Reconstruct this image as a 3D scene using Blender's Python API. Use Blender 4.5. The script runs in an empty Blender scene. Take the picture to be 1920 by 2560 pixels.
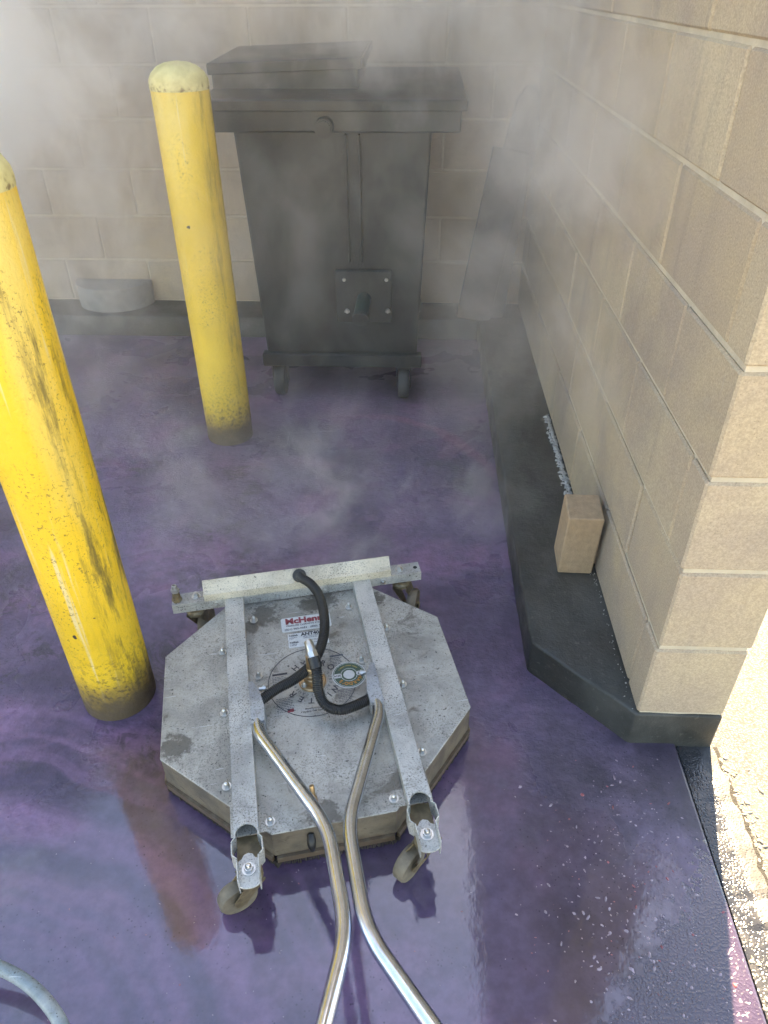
import bpy, bmesh, math, random
from mathutils import Vector, Matrix, Euler
R = math.radians
random.seed(7)
S = bpy.context.scene
COL = S.collection

# ------------------------------------------------------------------ camera
CAM_H = 1.3986
PITCH, YAW, ROLL = 0.62821, -0.04576, -0.00634
fw = Vector((math.sin(YAW) * math.cos(PITCH), math.cos(YAW) * math.cos(PITCH), -math.sin(PITCH)))
r0 = Vector((math.cos(YAW), -math.sin(YAW), 0)); u0 = r0.cross(fw)
r1 = r0 * math.cos(ROLL) + u0 * math.sin(ROLL); u1 = -r0 * math.sin(ROLL) + u0 * math.cos(ROLL)
cam = bpy.data.cameras.new('camera'); cam_o = bpy.data.objects.new('camera', cam); COL.objects.link(cam_o)
cam.sensor_fit = 'HORIZONTAL'; cam.sensor_width = 36; cam.lens = 36 * 1829.9 / 1920
cam.clip_start = .02; cam.clip_end = 500
m = Matrix((r1, u1, -fw)).transposed().to_4x4(); m.translation = (0, 0, CAM_H); cam_o.matrix_world = m
S.camera = cam_o

# ------------------------------------------------------------------ sky, sun, exposure
SUN_AZ, SUN_EL = R(13.6), R(48)
w = bpy.data.worlds.new('World'); S.world = w; w.use_nodes = True
nt = w.node_tree; bg = nt.nodes['Background']; sky = nt.nodes.new('ShaderNodeTexSky')
sky.sky_type = 'NISHITA'; sky.sun_disc = False; sky.sun_elevation = SUN_EL; sky.sun_rotation = SUN_AZ
sky.air_density = 1.0; sky.dust_density = .35; sky.ozone_density = 1.0
nt.links.new(sky.outputs[0], bg.inputs[0]); bg.inputs[1].default_value = .07
sun = bpy.data.lights.new('sun', 'SUN'); sun.energy = 5.0; sun.angle = R(.53); sun.color = (1, .84, .63)
so = bpy.data.objects.new('sun', sun); COL.objects.link(so)
sd = Vector((math.sin(SUN_AZ) * math.cos(SUN_EL), math.cos(SUN_AZ) * math.cos(SUN_EL), math.sin(SUN_EL)))
so.rotation_euler = sd.to_track_quat('Z', 'Y').to_euler()
S.view_settings.view_transform = 'Standard'; S.view_settings.look = 'None'
S.view_settings.exposure = 3.4; S.view_settings.gamma = 1; S.view_settings.use_curve_mapping = False
S.view_settings.use_white_balance = True; S.view_settings.white_balance_temperature = 8200; S.view_settings.white_balance_tint = 10   # camera set for open shade
cy = S.cycles
cy.max_bounces = 8; cy.diffuse_bounces = 4; cy.glossy_bounces = 4; cy.volume_bounces = 3; cy.transmission_bounces = 4
cy.use_denoising = True; cy.sample_clamp_indirect = 6
cy.use_adaptive_sampling = True; cy.adaptive_threshold = .04

# ------------------------------------------------------------------ mesh helpers
class MB:
    def __init__(s): s.v = []; s.f = []
    def add(s, vs, fs):
        n = len(s.v); s.v += [tuple(x) for x in vs]; s.f += [tuple(i + n for i in f) for f in fs]; return s
    def box(s, x0, x1, y0, y1, z0, z1, M=None):
        vs = [Vector((x, y, z)) for z in (z0, z1) for y in (y0, y1) for x in (x0, x1)]
        if M: vs = [M @ v for v in vs]
        return s.add(vs, [(0, 2, 3, 1), (4, 5, 7, 6), (0, 1, 5, 4), (2, 6, 7, 3), (0, 4, 6, 2), (1, 3, 7, 5)])
    def prism(s, poly, z0, z1, M=None, top=None):
        n = len(poly); tp = top or poly
        vs = [Vector((a, b, z0)) for a, b in poly] + [Vector((a, b, z1)) for a, b in tp]
        if M: vs = [M @ v for v in vs]
        return s.add(vs, [tuple(range(n - 1, -1, -1)), tuple(range(n, 2 * n))] + [(i, (i + 1) % n, n + (i + 1) % n, n + i) for i in range(n)])
    def cyl(s, p0, p1, r, n=20, r2=None):
        return s.tube([p0, p1], [r, r if r2 is None else r2], n)
    def tube(s, path, rad, n=16, cap=True):
        P = [Vector(q) for q in path]; m_ = len(P)
        if not isinstance(rad, (list, tuple)): rad = [rad] * m_
        T = []
        for i in range(m_):
            a = P[max(i - 1, 0)]; b = P[min(i + 1, m_ - 1)]
            d = b - a
            if d.length < 1e-7: d = T[-1].copy() if T else Vector((0, 0, 1))
            T.append(d.normalized())
        up = Vector((0, 0, 1)) if abs(T[0].z) < .9 else Vector((1, 0, 0))
        N = (up - T[0] * up.dot(T[0])).normalized(); vs = []
        for i in range(m_):
            N = (N - T[i] * N.dot(T[i])).normalized(); B = T[i].cross(N)
            for k in range(n):
                a = 2 * math.pi * k / n; vs.append(P[i] + (N * math.cos(a) + B * math.sin(a)) * rad[i])
        fs = [(i * n + k, i * n + (k + 1) % n, (i + 1) * n + (k + 1) % n, (i + 1) * n + k) for i in range(m_ - 1) for k in range(n)]
        if cap: fs += [tuple(range(n - 1, -1, -1)), tuple(range((m_ - 1) * n, m_ * n))]
        return s.add(vs, fs)
    def lathe(s, prof, n=32, M=None):          # prof: (r, z) from bottom to top, open ends closed by r = 0
        vs = []
        for r_, z in prof:
            for k in range(n):
                a = 2 * math.pi * k / n; vs.append(Vector((r_ * math.cos(a), r_ * math.sin(a), z)))
        if M: vs = [M @ v for v in vs]
        q = len(prof)
        fs = [(i * n + k, i * n + (k + 1) % n, (i + 1) * n + (k + 1) % n, (i + 1) * n + k) for i in range(q - 1) for k in range(n)]
        fs += [tuple(range(n - 1, -1, -1)), tuple(range((q - 1) * n, q * n))]
        return s.add(vs, fs)
    def mesh(s, name, mat, bevel=0, seg=1, smooth=None, clean=True):
        me = bpy.data.meshes.new(name); me.from_pydata(s.v, [], s.f)
        bm = bmesh.new(); bm.from_mesh(me)
        if clean:
            bmesh.ops.remove_doubles(bm, verts=bm.verts, dist=1e-6)
            bmesh.ops.dissolve_degenerate(bm, edges=bm.edges, dist=1e-7)
            bmesh.ops.recalc_face_normals(bm, faces=bm.faces)
        if bevel:
            bmesh.ops.bevel(bm, geom=[e for e in bm.edges if len(e.link_faces) == 2 and e.calc_face_angle(0) > R(25)], offset=bevel, segments=seg, affect='EDGES', profile=.5, clamp_overlap=True)
        bm.to_mesh(me); bm.free()
        if smooth is not None:
            for p_ in me.polygons: p_.use_smooth = True
            me.set_sharp_from_angle(angle=R(smooth))
        me.materials.append(mat); return me
    def build(s, name, mat, parent=None, **k):
        return link(name, s.mesh(name, mat, **k), parent)

def link(name, me, parent=None):
    o = bpy.data.objects.new(name, me); COL.objects.link(o)
    if parent is not None: o.parent = parent
    return o
def tag(o, label=None, cat=None, group=None, kind=None):
    if label: o['label'] = label
    if cat: o['category'] = cat
    if group: o['group'] = group
    if kind: o['kind'] = kind
    return o
def empty(name, loc=(0, 0, 0), rz=0):
    o = bpy.data.objects.new(name, None); COL.objects.link(o); o.location = loc; o.rotation_euler.z = rz
    o.empty_display_size = .1; return o
def smooth_path(pts, n=12):
    P = [Vector(q) for q in pts]; out = []
    for i in range(len(P) - 1):
        a, b, c, d = P[max(i - 1, 0)], P[i], P[i + 1], P[min(i + 2, len(P) - 1)]
        for k in range(n):
            t = k / n
            out.append(.5 * ((2 * b) + (c - a) * t + (2 * a - 5 * b + 4 * c - d) * t * t + (3 * b - a - 3 * c + d) * t ** 3))
    out.append(P[-1]); return out
def fillet_path(pts, rad, n=8):
    P = [Vector(q) for q in pts]; out = [P[0]]
    for i in range(1, len(P) - 1):
        a = (P[i - 1] - P[i]); b = (P[i + 1] - P[i]); l = min(rad, a.length * .45, b.length * .45)
        A = P[i] + a.normalized() * l; B = P[i] + b.normalized() * l
        for k in range(n + 1):
            t = k / n; out.append(A * (1 - t) ** 2 + P[i] * 2 * t * (1 - t) + B * t * t)
    out.append(P[-1]); return out

# ------------------------------------------------------------------ material helpers
class NT:
    def __init__(s, name):
        s.m = bpy.data.materials.new(name); s.m.use_nodes = True; s.t = s.m.node_tree; s.b = s.t.nodes['Principled BSDF']
        s.pos = s.t.nodes.new('ShaderNodeNewGeometry').outputs['Position']
        s.obj = s.t.nodes.new('ShaderNodeTexCoord').outputs['Object']
    def n(s, t, **k):
        x = s.t.nodes.new(t)
        for a, b in k.items(): setattr(x, a, b)
        return x
    def put(s, sock, v):
        if hasattr(v, 'is_output') or hasattr(v, 'links') and not isinstance(v, (int, float, tuple)): s.t.links.new(v, sock)
        else: sock.default_value = v
    def mapping(s, vec, scale=(1, 1, 1), loc=(0, 0, 0), rot=(0, 0, 0)):
        x = s.n('ShaderNodeMapping'); s.put(x.inputs[0], vec); x.inputs['Scale'].default_value = scale; x.inputs['Location'].default_value = loc; x.inputs['Rotation'].default_value = rot
        return x.outputs[0]
    def noise(s, vec, scale, det=4, rough=.55, dist=0, off=None):
        x = s.n('ShaderNodeTexNoise'); 
        if off is not None: vec = s.mapping(vec, loc=off)
        s.put(x.inputs['Vector'], vec); x.inputs['Scale'].default_value = scale; x.inputs['Detail'].default_value = det
        x.inputs['Roughness'].default_value = rough; x.inputs['Distortion'].default_value = dist
        return x.outputs[0]
    def voro(s, vec, scale, feat='F1', rnd=1):
        x = s.n('ShaderNodeTexVoronoi'); x.feature = feat; s.put(x.inputs['Vector'], vec); x.inputs['Scale'].default_value = scale; x.inputs['Randomness'].default_value = rnd
        return x
    def ramp(s, f, lo, hi, a=0., b=1.):
        x = s.n('ShaderNodeMapRange'); x.clamp = True; x.interpolation_type = 'SMOOTHSTEP'
        s.put(x.inputs[0], f); x.inputs[1].default_value = lo; x.inputs[2].default_value = hi; x.inputs[3].default_value = a; x.inputs[4].default_value = b
        return x.outputs[0]
    def math(s, op, a, b=0., c=0.):
        x = s.n('ShaderNodeMath', operation=op); s.put(x.inputs[0], a); s.put(x.inputs[1], b)
        if op in ('MULTIPLY_ADD',): s.put(x.inputs[2], c)
        return x.outputs[0]
    def mix(s, f, a, b):
        x = s.n('ShaderNodeMix', data_type='RGBA'); s.put(x.inputs[0], f)
        s.put(x.inputs[6], a if not isinstance(a, tuple) else (*a, 1)[:4]); s.put(x.inputs[7], b if not isinstance(b, tuple) else (*b, 1)[:4])
        return x.outputs[2]
    def mulc(s, c, v):
        x = s.n('ShaderNodeMix', data_type='RGBA', blend_type='MULTIPLY'); x.inputs[0].default_value = 1
        s.put(x.inputs[6], c if not isinstance(c, tuple) else (*c, 1)); s.put(x.inputs[7], v); return x.outputs[2]
    def sep(s, v):
        x = s.n('ShaderNodeSeparateXYZ'); s.put(x.inputs[0], v); return x.outputs
    def bump(s, h, strength=.3, dist=.01, normal=None):
        x = s.n('ShaderNodeBump'); s.put(x.inputs['Height'], h); x.inputs['Strength'].default_value = strength; x.inputs['Distance'].default_value = dist
        if normal is not None: s.put(x.inputs['Normal'], normal)
        return x.outputs[0]
    def rnd(s):
        return s.n('ShaderNodeObjectInfo').outputs['Random']
    def fin(s, col, rough=.6, metal=0., nrm=None, spec=None, coat=None, coat_r=.05):
        s.put(s.b.inputs['Base Color'], col if not isinstance(col, tuple) else (*col, 1)); s.put(s.b.inputs['Roughness'], rough); s.put(s.b.inputs['Metallic'], metal)
        if nrm is not None: s.put(s.b.inputs['Normal'], nrm)
        if spec is not None: s.put(s.b.inputs['Specular IOR Level'], spec)
        if coat is not None: s.put(s.b.inputs['Coat Weight'], coat); s.put(s.b.inputs['Coat Roughness'], coat_r)
        return s.m

def mat_block():
    t = NT('concrete_block'); P = t.pos
    base = t.mix(t.rnd(), (.43, .335, .220), (.50, .405, .275))
    n1 = t.noise(P, 3.2, 5, .6); base = t.mix(t.ramp(n1, .35, .7), base, (.40, .315, .235))
    n2 = t.noise(t.mapping(P, (9, 9, .9)), 1.6, 5, .6)                       # run-off streaks
    base = t.mix(t.ramp(n2, .55, .78, 0, .38), base, (.21, .18, .16)); nb = t.noise(P, 1.3, 5, .65, .6, off=(4, 2, 9)); base = t.mix(t.ramp(nb, .45, .68, 0, .6), base, (.24, .21, .19))
    n3 = t.noise(t.mapping(P, (22, 22, 1.3), (3, 1, 0)), 1.3, 4, .6)
    base = t.mix(t.ramp(n3, .71, .77, 0, .3), base, (.62, .60, .57))        # lime runs
    g = t.noise(P, 260, 3, .7); base = t.mulc(base, t.ramp(g, .3, .75, .78, 1.12))
    pit = t.voro(P, 150).outputs[0]; pm = t.ramp(pit, .05, .22)
    pn = t.noise(P, 28, 2); pm = t.math('MAXIMUM', pm, t.ramp(pn, .5, .56))
    h = t.math('ADD', t.math('MULTIPLY', g, .6), t.math('ADD', pm, t.math('MULTIPLY', t.noise(P, 60, 3), .7)))
    return t.fin(t.mulc(base, t.ramp(pm, 0, 1, .7, 1)), .88, 0, t.bump(h, .5, .0025), spec=.3)
def mat_mortar():
    t = NT('mortar'); P = t.pos
    c = t.mix(t.ramp(t.noise(P, 14, 5), .3, .7), (.56, .49, .37), (.44, .38, .29))
    h = t.noise(P, 90, 4, .7)
    return t.fin(c, .9, 0, t.bump(h, .7, .004), spec=.25)
def mat_kerb():
    t = NT('wet_kerb_concrete'); P = t.pos
    c = t.mix(t.ramp(t.noise(P, 5, 6, .6), .35, .68), (.014, .015, .013), (.042, .043, .038))
    c = t.mix(t.ramp(t.noise(P, 70, 3, .7), .58, .72, 0, .5), c, (.12, .115, .10)); c = t.mix(t.ramp(t.noise(P, 2.2, 5, .65, .3), .5, .7, 0, .6), c, (.075, .075, .068))
    rg = t.ramp(t.noise(P, 7, 4), .35, .65, .38, .68)
    h = t.math('ADD', t.noise(P, 24, 5, .65), t.math('MULTIPLY', t.noise(P, 160, 3), .3))
    return t.fin(c, rg, 0, t.bump(h, .40, .008))
def mat_floor():
    t = NT('wet_purple_floor'); P = t.pos; X, Y, Z = t.sep(P)
    warp = t.noise(P, 1.1, 3)
    big = t.noise(P, 1.5, 4, .55, .3); mid = t.noise(P, 4.2, 5, .6, .15, off=(3, 7, 0)); fine = t.noise(P, 38, 4, .65)
    # brushed arcs left by the spinning bar
    dx = t.math('SUBTRACT', X, -.85); dy = t.math('SUBTRACT', Y, .18)
    rad = t.math('SQRT', t.math('ADD', t.math('MULTIPLY', dx, dx), t.math('MULTIPLY', dy, dy)))
    arc = t.n('ShaderNodeTexNoise'); arc.noise_dimensions = '1D'; t.put(arc.inputs['W'], t.math('ADD', t.math('MULTIPLY', rad, 9.), t.math('MULTIPLY', warp, 3.5))); arc.inputs['Scale'].default_value = 1; arc.inputs['Detail'].default_value = 4
    arc = arc.outputs[0]
    col = t.mix(t.ramp(big, .34, .66), (.066, .048, .088), (.200, .148, .232))
    col = t.mix(t.ramp(mid, .45, .72, 0, .75), col, (.27, .145, .245))
    col = t.mix(t.math('MULTIPLY', t.ramp(arc, .40, .68), t.ramp(rad, 1.15, .7, 0, .65)), col, (.31, .165, .295))
    g2 = t.noise(P, 2.3, 5, .6, .1, off=(11, 2, 0)); col = t.mix(t.ramp(g2, .56, .74, 0, .8), col, (.150, .138, .152))
    # scum scoured off in patches, old dark oil
    scar = t.noise(P, 11, 6, .7, 1.2, off=(1, 4, 0)); zone = t.noise(P, 1.9, 3, .5, 0, off=(8, 8, 0))
    zx = t.math('MULTIPLY', t.ramp(X, -.35, -.6), t.math('MULTIPLY', t.ramp(Y, .8, 1.0), t.ramp(Y, 2.6, 2.1)))
    sm = t.math('MULTIPLY', t.ramp(scar, .50, .60), t.math('MULTIPLY', t.ramp(zone, .42, .56), t.ramp(zx, 0, 1, .03, 1))); col = t.mix(t.math('MULTIPLY', sm, .65), col, (.055, .052, .052))
    # tracked, drier and darker apron on the right
    ap = t.math('ADD', X, t.math('MULTIPLY', t.math('SUBTRACT', big, .5), .45)); ap = t.ramp(ap, .20, .34)
    ap = t.math('MULTIPLY', ap, t.ramp(t.math('ADD', Y, t.math('MULTIPLY', warp, .3)), 1.45, 1.1))
    col = t.mix(t.math('MULTIPLY', ap, .85), col, t.mix(t.ramp(mid, .4, .62), (.050, .038, .050), (.120, .090, .128)))
    ax = t.math('SUBTRACT', X, -.22); ay = t.math('SUBTRACT', Y, 2.07); ar = t.math('SQRT', t.math('ADD', t.math('MULTIPLY', ax, ax), t.math('MULTIPLY', ay, ay)))
    ar = t.math('ABSOLUTE', t.math('SUBTRACT', t.math('ADD', ar, t.math('MULTIPLY', t.math('SUBTRACT', mid, .5), .10)), .50))
    am = t.math('MULTIPLY', t.ramp(ar, .035, .008), t.math('MULTIPLY', t.ramp(Y, 2.0, 2.35), t.ramp(X, -.45, .0))); col = t.mix(t.math('MULTIPLY', am, .6), col, (.34, .16, .23))
    spk = t.voro(P, 95).outputs[0]; spm = t.math('MULTIPLY', t.ramp(spk, .22, .08), t.math('MAXIMUM', t.ramp(t.noise(P, 9, 2, .5, 0, off=(5, 5, 0)), .48, .62), t.ramp(X, .25, .4)))
    col = t.mix(t.math('MULTIPLY', spm, .7), col, (.02, .016, .024))
    col = t.mulc(col, t.ramp(fine, .25, .8, .74, 1.18))
    # puddles: smooth water film, else damp rough concrete
    pb = t.math('ADD', t.math('MULTIPLY', t.math('SUBTRACT', mid, .5), .55), t.math('MULTIPLY', t.math('SUBTRACT', big, .5), .75))
    ux = t.math('MULTIPLY', t.math('SUBTRACT', X, -.22), .85); uy = t.math('SUBTRACT', Y, .52)
    dist = t.math('SQRT', t.math('ADD', t.math('MULTIPLY', ux, ux), t.math('MULTIPLY', uy, uy)))
    pud = t.ramp(t.math('ADD', t.math('SUBTRACT', .60, dist), pb), -.16, .10)
    rgt = t.math('SUBTRACT', t.math('ADD', t.math('MULTIPLY', X, .74), t.math('MULTIPLY', Y, -.66)), -.085)
    jag = t.math('MULTIPLY', t.math('SUBTRACT', t.noise(P, 20, 6, .75), .5), .26)
    pud2 = t.ramp(t.math('ADD', rgt, jag), -.006, .012)
    wet = t.math('MAXIMUM', pud, pud2)
    film = t.ramp(t.noise(P, 2.6, 4, .6, .4, off=(2, 9, 0)), .40, .62)       # thin film elsewhere
    film = t.math('MULTIPLY', film, t.ramp(ap, 0, 1, .8, .15))
    rough = t.math('SUBTRACT', t.ramp(film, 0, 1, .46, .20), t.math('MULTIPLY', wet, t.ramp(film, 0, 1, .42, .15)))
    rough = t.math('MAXIMUM', rough, .045)
    peb = t.noise(P, 85, 3, .6); bh = t.math('ADD', t.math('MULTIPLY', fine, .5), t.math('MULTIPLY', peb, .6))
    dry = t.math('SUBTRACT', 1., t.math('MULTIPLY', wet, .93))
    drip = t.math('MULTIPLY', t.ramp(t.noise(P, 210, 2, .5), .40, .70), t.math('MULTIPLY', pud2, .13))
    ripple = t.math('MULTIPLY', t.noise(P, 7, 2), .22)
    hh = t.math('ADD', t.math('ADD', t.math('MULTIPLY', bh, dry), drip), ripple)
    col = t.mix(t.math('MAXIMUM', t.math('MULTIPLY', pud, .45), t.math('MULTIPLY', pud2, .8)), col, (.022, .013, .030))        # water-soaked concrete is darker
    return t.fin(col, rough, 0, t.bump(hh, .42, .006), spec=t.ramp(wet, 0, 1, .5, .95))
def mat_strip():
    t = NT('wet_asphalt'); P = t.pos
    c = t.mix(t.ramp(t.noise(P, 12, 5), .35, .7), (.016, .018, .022), (.036, .036, .037))
    v = t.voro(P, 190).outputs[0]; h = t.math('ADD', t.ramp(v, 0, .6, 0, .5), t.math('MULTIPLY', t.noise(t.mapping(P, (1, .45, 1)), 55, 4), 1.0))
    return t.fin(c, t.math('ADD', t.ramp(t.noise(P, 20, 3), .4, .6, .12, .24), t.ramp(t.math('ADD', t.sep(P)[0], t.math('MULTIPLY', t.noise(P, 30, 3), .03)), .668, .69, 0, .45)), 0, t.bump(h, .35, .004))
def mat_ground(name='pale_concrete', lo=(.36, .34, .30), hi=(.46, .435, .385)):
    t = NT(name); P = t.pos
    c = t.mix(t.ramp(t.noise(P, 3, 5), .3, .7), lo, hi)
    v = t.voro(P, 210); c = t.mulc(c, t.ramp(v.outputs[0], .1, .8, 1.2, .25))
    c = t.mix(t.ramp(t.noise(P, 330, 3, .7), .50, .60, 0, .9), c, (.03, .028, .024)); c = t.mix(t.ramp(t.noise(P, 3.5, 4, .6, 0, off=(1, 1, 1)), .45, .7, 0, .35), c, (.10, .095, .08))
    h = t.math('ADD', t.ramp(v.outputs[0], 0, .7, 1, 0), t.noise(P, 60, 4))
    return t.fin(c, .8, 0, t.bump(h, .4, .004))
def mat_yellow(name, seed, grime, tone):
    t = NT(name); P = t.mapping(t.obj, loc=(seed, seed * .7, 0)); X, Y, Z = t.sep(t.obj)
    c = t.mix(t.ramp(t.noise(P, 4, 4), .3, .7), tone, tuple(a * .86 for a in tone))
    fade = t.ramp(t.noise(t.mapping(P, (7, 7, .9)), 1.2, 4), .48, .70, 0, .55); c = t.mix(fade, c, (.66, .53, .19))
    run = t.noise(t.mapping(P, (26, 26, 1.1)), 1.1, 4, .6); c = t.mix(t.ramp(run, .635, .69, 0, .65), c, (.66, .57, .34))  # paint runs
    side = t.ramp(X, .015, .078); st = t.noise(t.mapping(P, (16, 16, 2.2)), 1.5, 6, .75)
    c = t.mix(t.math('MULTIPLY', t.math('MULTIPLY', t.ramp(st, .48, .66), side), grime), c, (.10, .075, .02))
    sc = t.noise(t.mapping(P, (1, 1, .35), rot=(.3, .5, 0)), 75, 5, .75); c = t.mix(t.math('MULTIPLY', t.ramp(sc, .63, .68), t.math('MULTIPLY', t.ramp(t.noise(P, 6, 3), .42, .6), .75 * min(1, grime + .25))), c, (.09, .06, .02))
    fs = t.noise(P, 170, 3, .7); c = t.mix(t.math('MULTIPLY', t.ramp(fs, .57, .64), t.math('MULTIPLY', t.ramp(t.noise(t.mapping(P, (1, 1, .4)), 9, 4, .65), .44, .62), .75)), c, (.13, .09, .02))
    chip = t.noise(P, 16, 3, .6); c = t.mix(t.ramp(chip, .725, .74), c, (.045, .032, .024))
    zz = t.math('ADD', Z, t.math('MULTIPLY', t.noise(P, 14, 5, .7), .16))
    c = t.mix(t.ramp(zz, .26, .12, 0, .55), c, (.30, .18, .05)); 
    c = t.mix(t.math('MULTIPLY', t.ramp(zz, .36, .14), t.ramp(t.noise(P, 90, 4, .7), .5, .62, 0, .8)), c, (.07, .045, .022))
    c = t.mix(t.ramp(zz, .235, .10), c, (.11, .078, .045))                    # splash line at the floor
    h = t.math('ADD', t.math('MULTIPLY', run, .6), t.math('ADD', t.noise(P, 130, 3), t.math('MULTIPLY', t.noise(P, 22, 4), .8)))
    return t.fin(c, t.ramp(t.noise(P, 30, 3), .35, .7, .45, .7), 0, t.bump(h, .4, .003))
def mat_cap(name, seed):
    t = NT(name); P = t.mapping(t.obj, loc=(seed, 2, seed)); X, Y, Z = t.sep(t.obj)
    c = t.mix(t.ramp(t.noise(P, 30, 4), .35, .65), (.62, .55, .26), (.52, .45, .20))
    rust = t.math('MULTIPLY', t.ramp(t.noise(P, 60, 5, .7), .50, .62), t.ramp(Z, .026, .004, 0, .8))
    c = t.mix(rust, c, (.12, .06, .02))
    return t.fin(c, .6, 0, t.bump(t.noise(P, 90, 4, .7), .5, .003))
def mat_plate(name, tone=(.45, .425, .375), metal=.25, dirt=.5, warm=0., stains=()):
    t = NT(name); P = t.obj
    c = t.mix(t.ramp(t.noise(P, 8, 6, .65, .5), .36, .66), tone, tuple(a * .60 for a in tone))
    c = t.mix(t.ramp(t.noise(P, 4.5, 5, .65, .8, off=(4, 1, 2)), .5, .72, 0, .5), c, (.54, .525, .48))
    if warm: c = t.mix(warm, c, (.42, .31, .17))
    sp = t.noise(P, 300, 3, .7); c = t.mix(t.math('MULTIPLY', t.ramp(sp, .50, .64), t.ramp(t.noise(P, 7, 4, .6, 0, off=(9, 9, 1)), .32, .68, .15, .85)), c, (.13, .12, .105))
    sp2 = t.noise(P, 150, 2, .5, 0, off=(1, 3, 1)); c = t.mix(t.ramp(sp2, .66, .72, 0, .85), c, (.045, .04, .035))
    st = t.noise(P, 9, 6, .72, 1.0, off=(2, 8, 3)); c = t.mix(t.ramp(st, .56, .68, 0, dirt), c, (.11, .095, .075))
    for sx_, sy_, sr_ in stains:
        q = t.n('ShaderNodeVectorMath', operation='DISTANCE'); t.put(q.inputs[0], P); q.inputs[1].default_value = (sx_, sy_, .115)
        e_ = t.math('ADD', t.math('DIVIDE', q.outputs['Value'], sr_), t.math('MULTIPLY', t.math('SUBTRACT', t.noise(P, 45, 5, .7), .5), 2.4))
        c = t.mix(t.ramp(e_, .95, .55, 0, .8), c, (.085, .075, .062))
    scr = t.noise(t.mapping(P, (1, 14, 1), rot=(0, 0, .7)), 14, 3, .5); c = t.mix(t.ramp(scr, .705, .725, 0, .5), c, (.72, .73, .72))
    return t.fin(c, t.ramp(sp, .4, .65, .36, .58), metal, t.bump(t.math('ADD', t.noise(P, 120, 3), t.math('MULTIPLY', sp, .5)), .15, .002))
def mat_metal(name, c=(.60, .61, .62), r=.27, metal=1., n=.012):
    t = NT(name); P = t.obj
    col = t.mix(t.ramp(t.noise(P, 35, 4), .4, .7), c, tuple(a * .86 for a in c))
    return t.fin(col, t.ramp(t.noise(P, 60, 4), .3, .7, r * .9, r * 1.2), metal, t.bump(t.noise(P, 180, 2), n, .001))
def mat_plain(name, c, r=.5, var=.2, scale=40, metal=0., bump=.15, bd=.002, spec=None):
    t = NT(name); P = t.obj
    col = t.mix(t.ramp(t.noise(P, scale, 4), .3, .7), c, tuple(a * (1 - var) for a in c))
    return t.fin(col, r, metal, t.bump(t.noise(P, scale * 3, 3), bump, bd), spec=spec)
def mat_bin():
    t = NT('black_bin_paint'); P = t.obj
    c = t.mix(t.ramp(t.noise(P, 5, 5, .6), .35, .7), (.006, .008, .0075), (.013, .017, .015))
    c = t.mix(t.ramp(t.noise(t.mapping(P, (6, 6, 1.5)), 2, 5), .62, .8, 0, .25), c, (.05, .05, .042))
    c = t.mix(t.ramp(t.noise(P, 120, 3), .66, .72, 0, .4), c, (.10, .10, .09))
    return t.fin(c, t.ramp(t.noise(P, 5, 3), .3, .7, .40, .52), 0, t.bump(t.noise(P, 60, 4), .12, .003))
def mat_skirt():
    t = NT('stained_skirt_metal'); P = t.obj; X, Y, Z = t.sep(P)
    c = t.mix(t.ramp(t.noise(P, 20, 5), .35, .7), (.20, .16, .11), (.11, .09, .068))
    c = t.mix(t.ramp(t.noise(t.mapping(P, (1, 1, 2.2)), 34, 5, .7, .8), .56, .66, 0, .75), c, (.09, .07, .05))
    c = t.mix(t.ramp(t.math('ADD', Z, t.math('MULTIPLY', t.noise(P, 50, 4), .04)), .068, .05), c, (.12, .08, .05))
    return t.fin(c, .5, .15, t.bump(t.noise(P, 90, 4), .3, .003))

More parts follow.
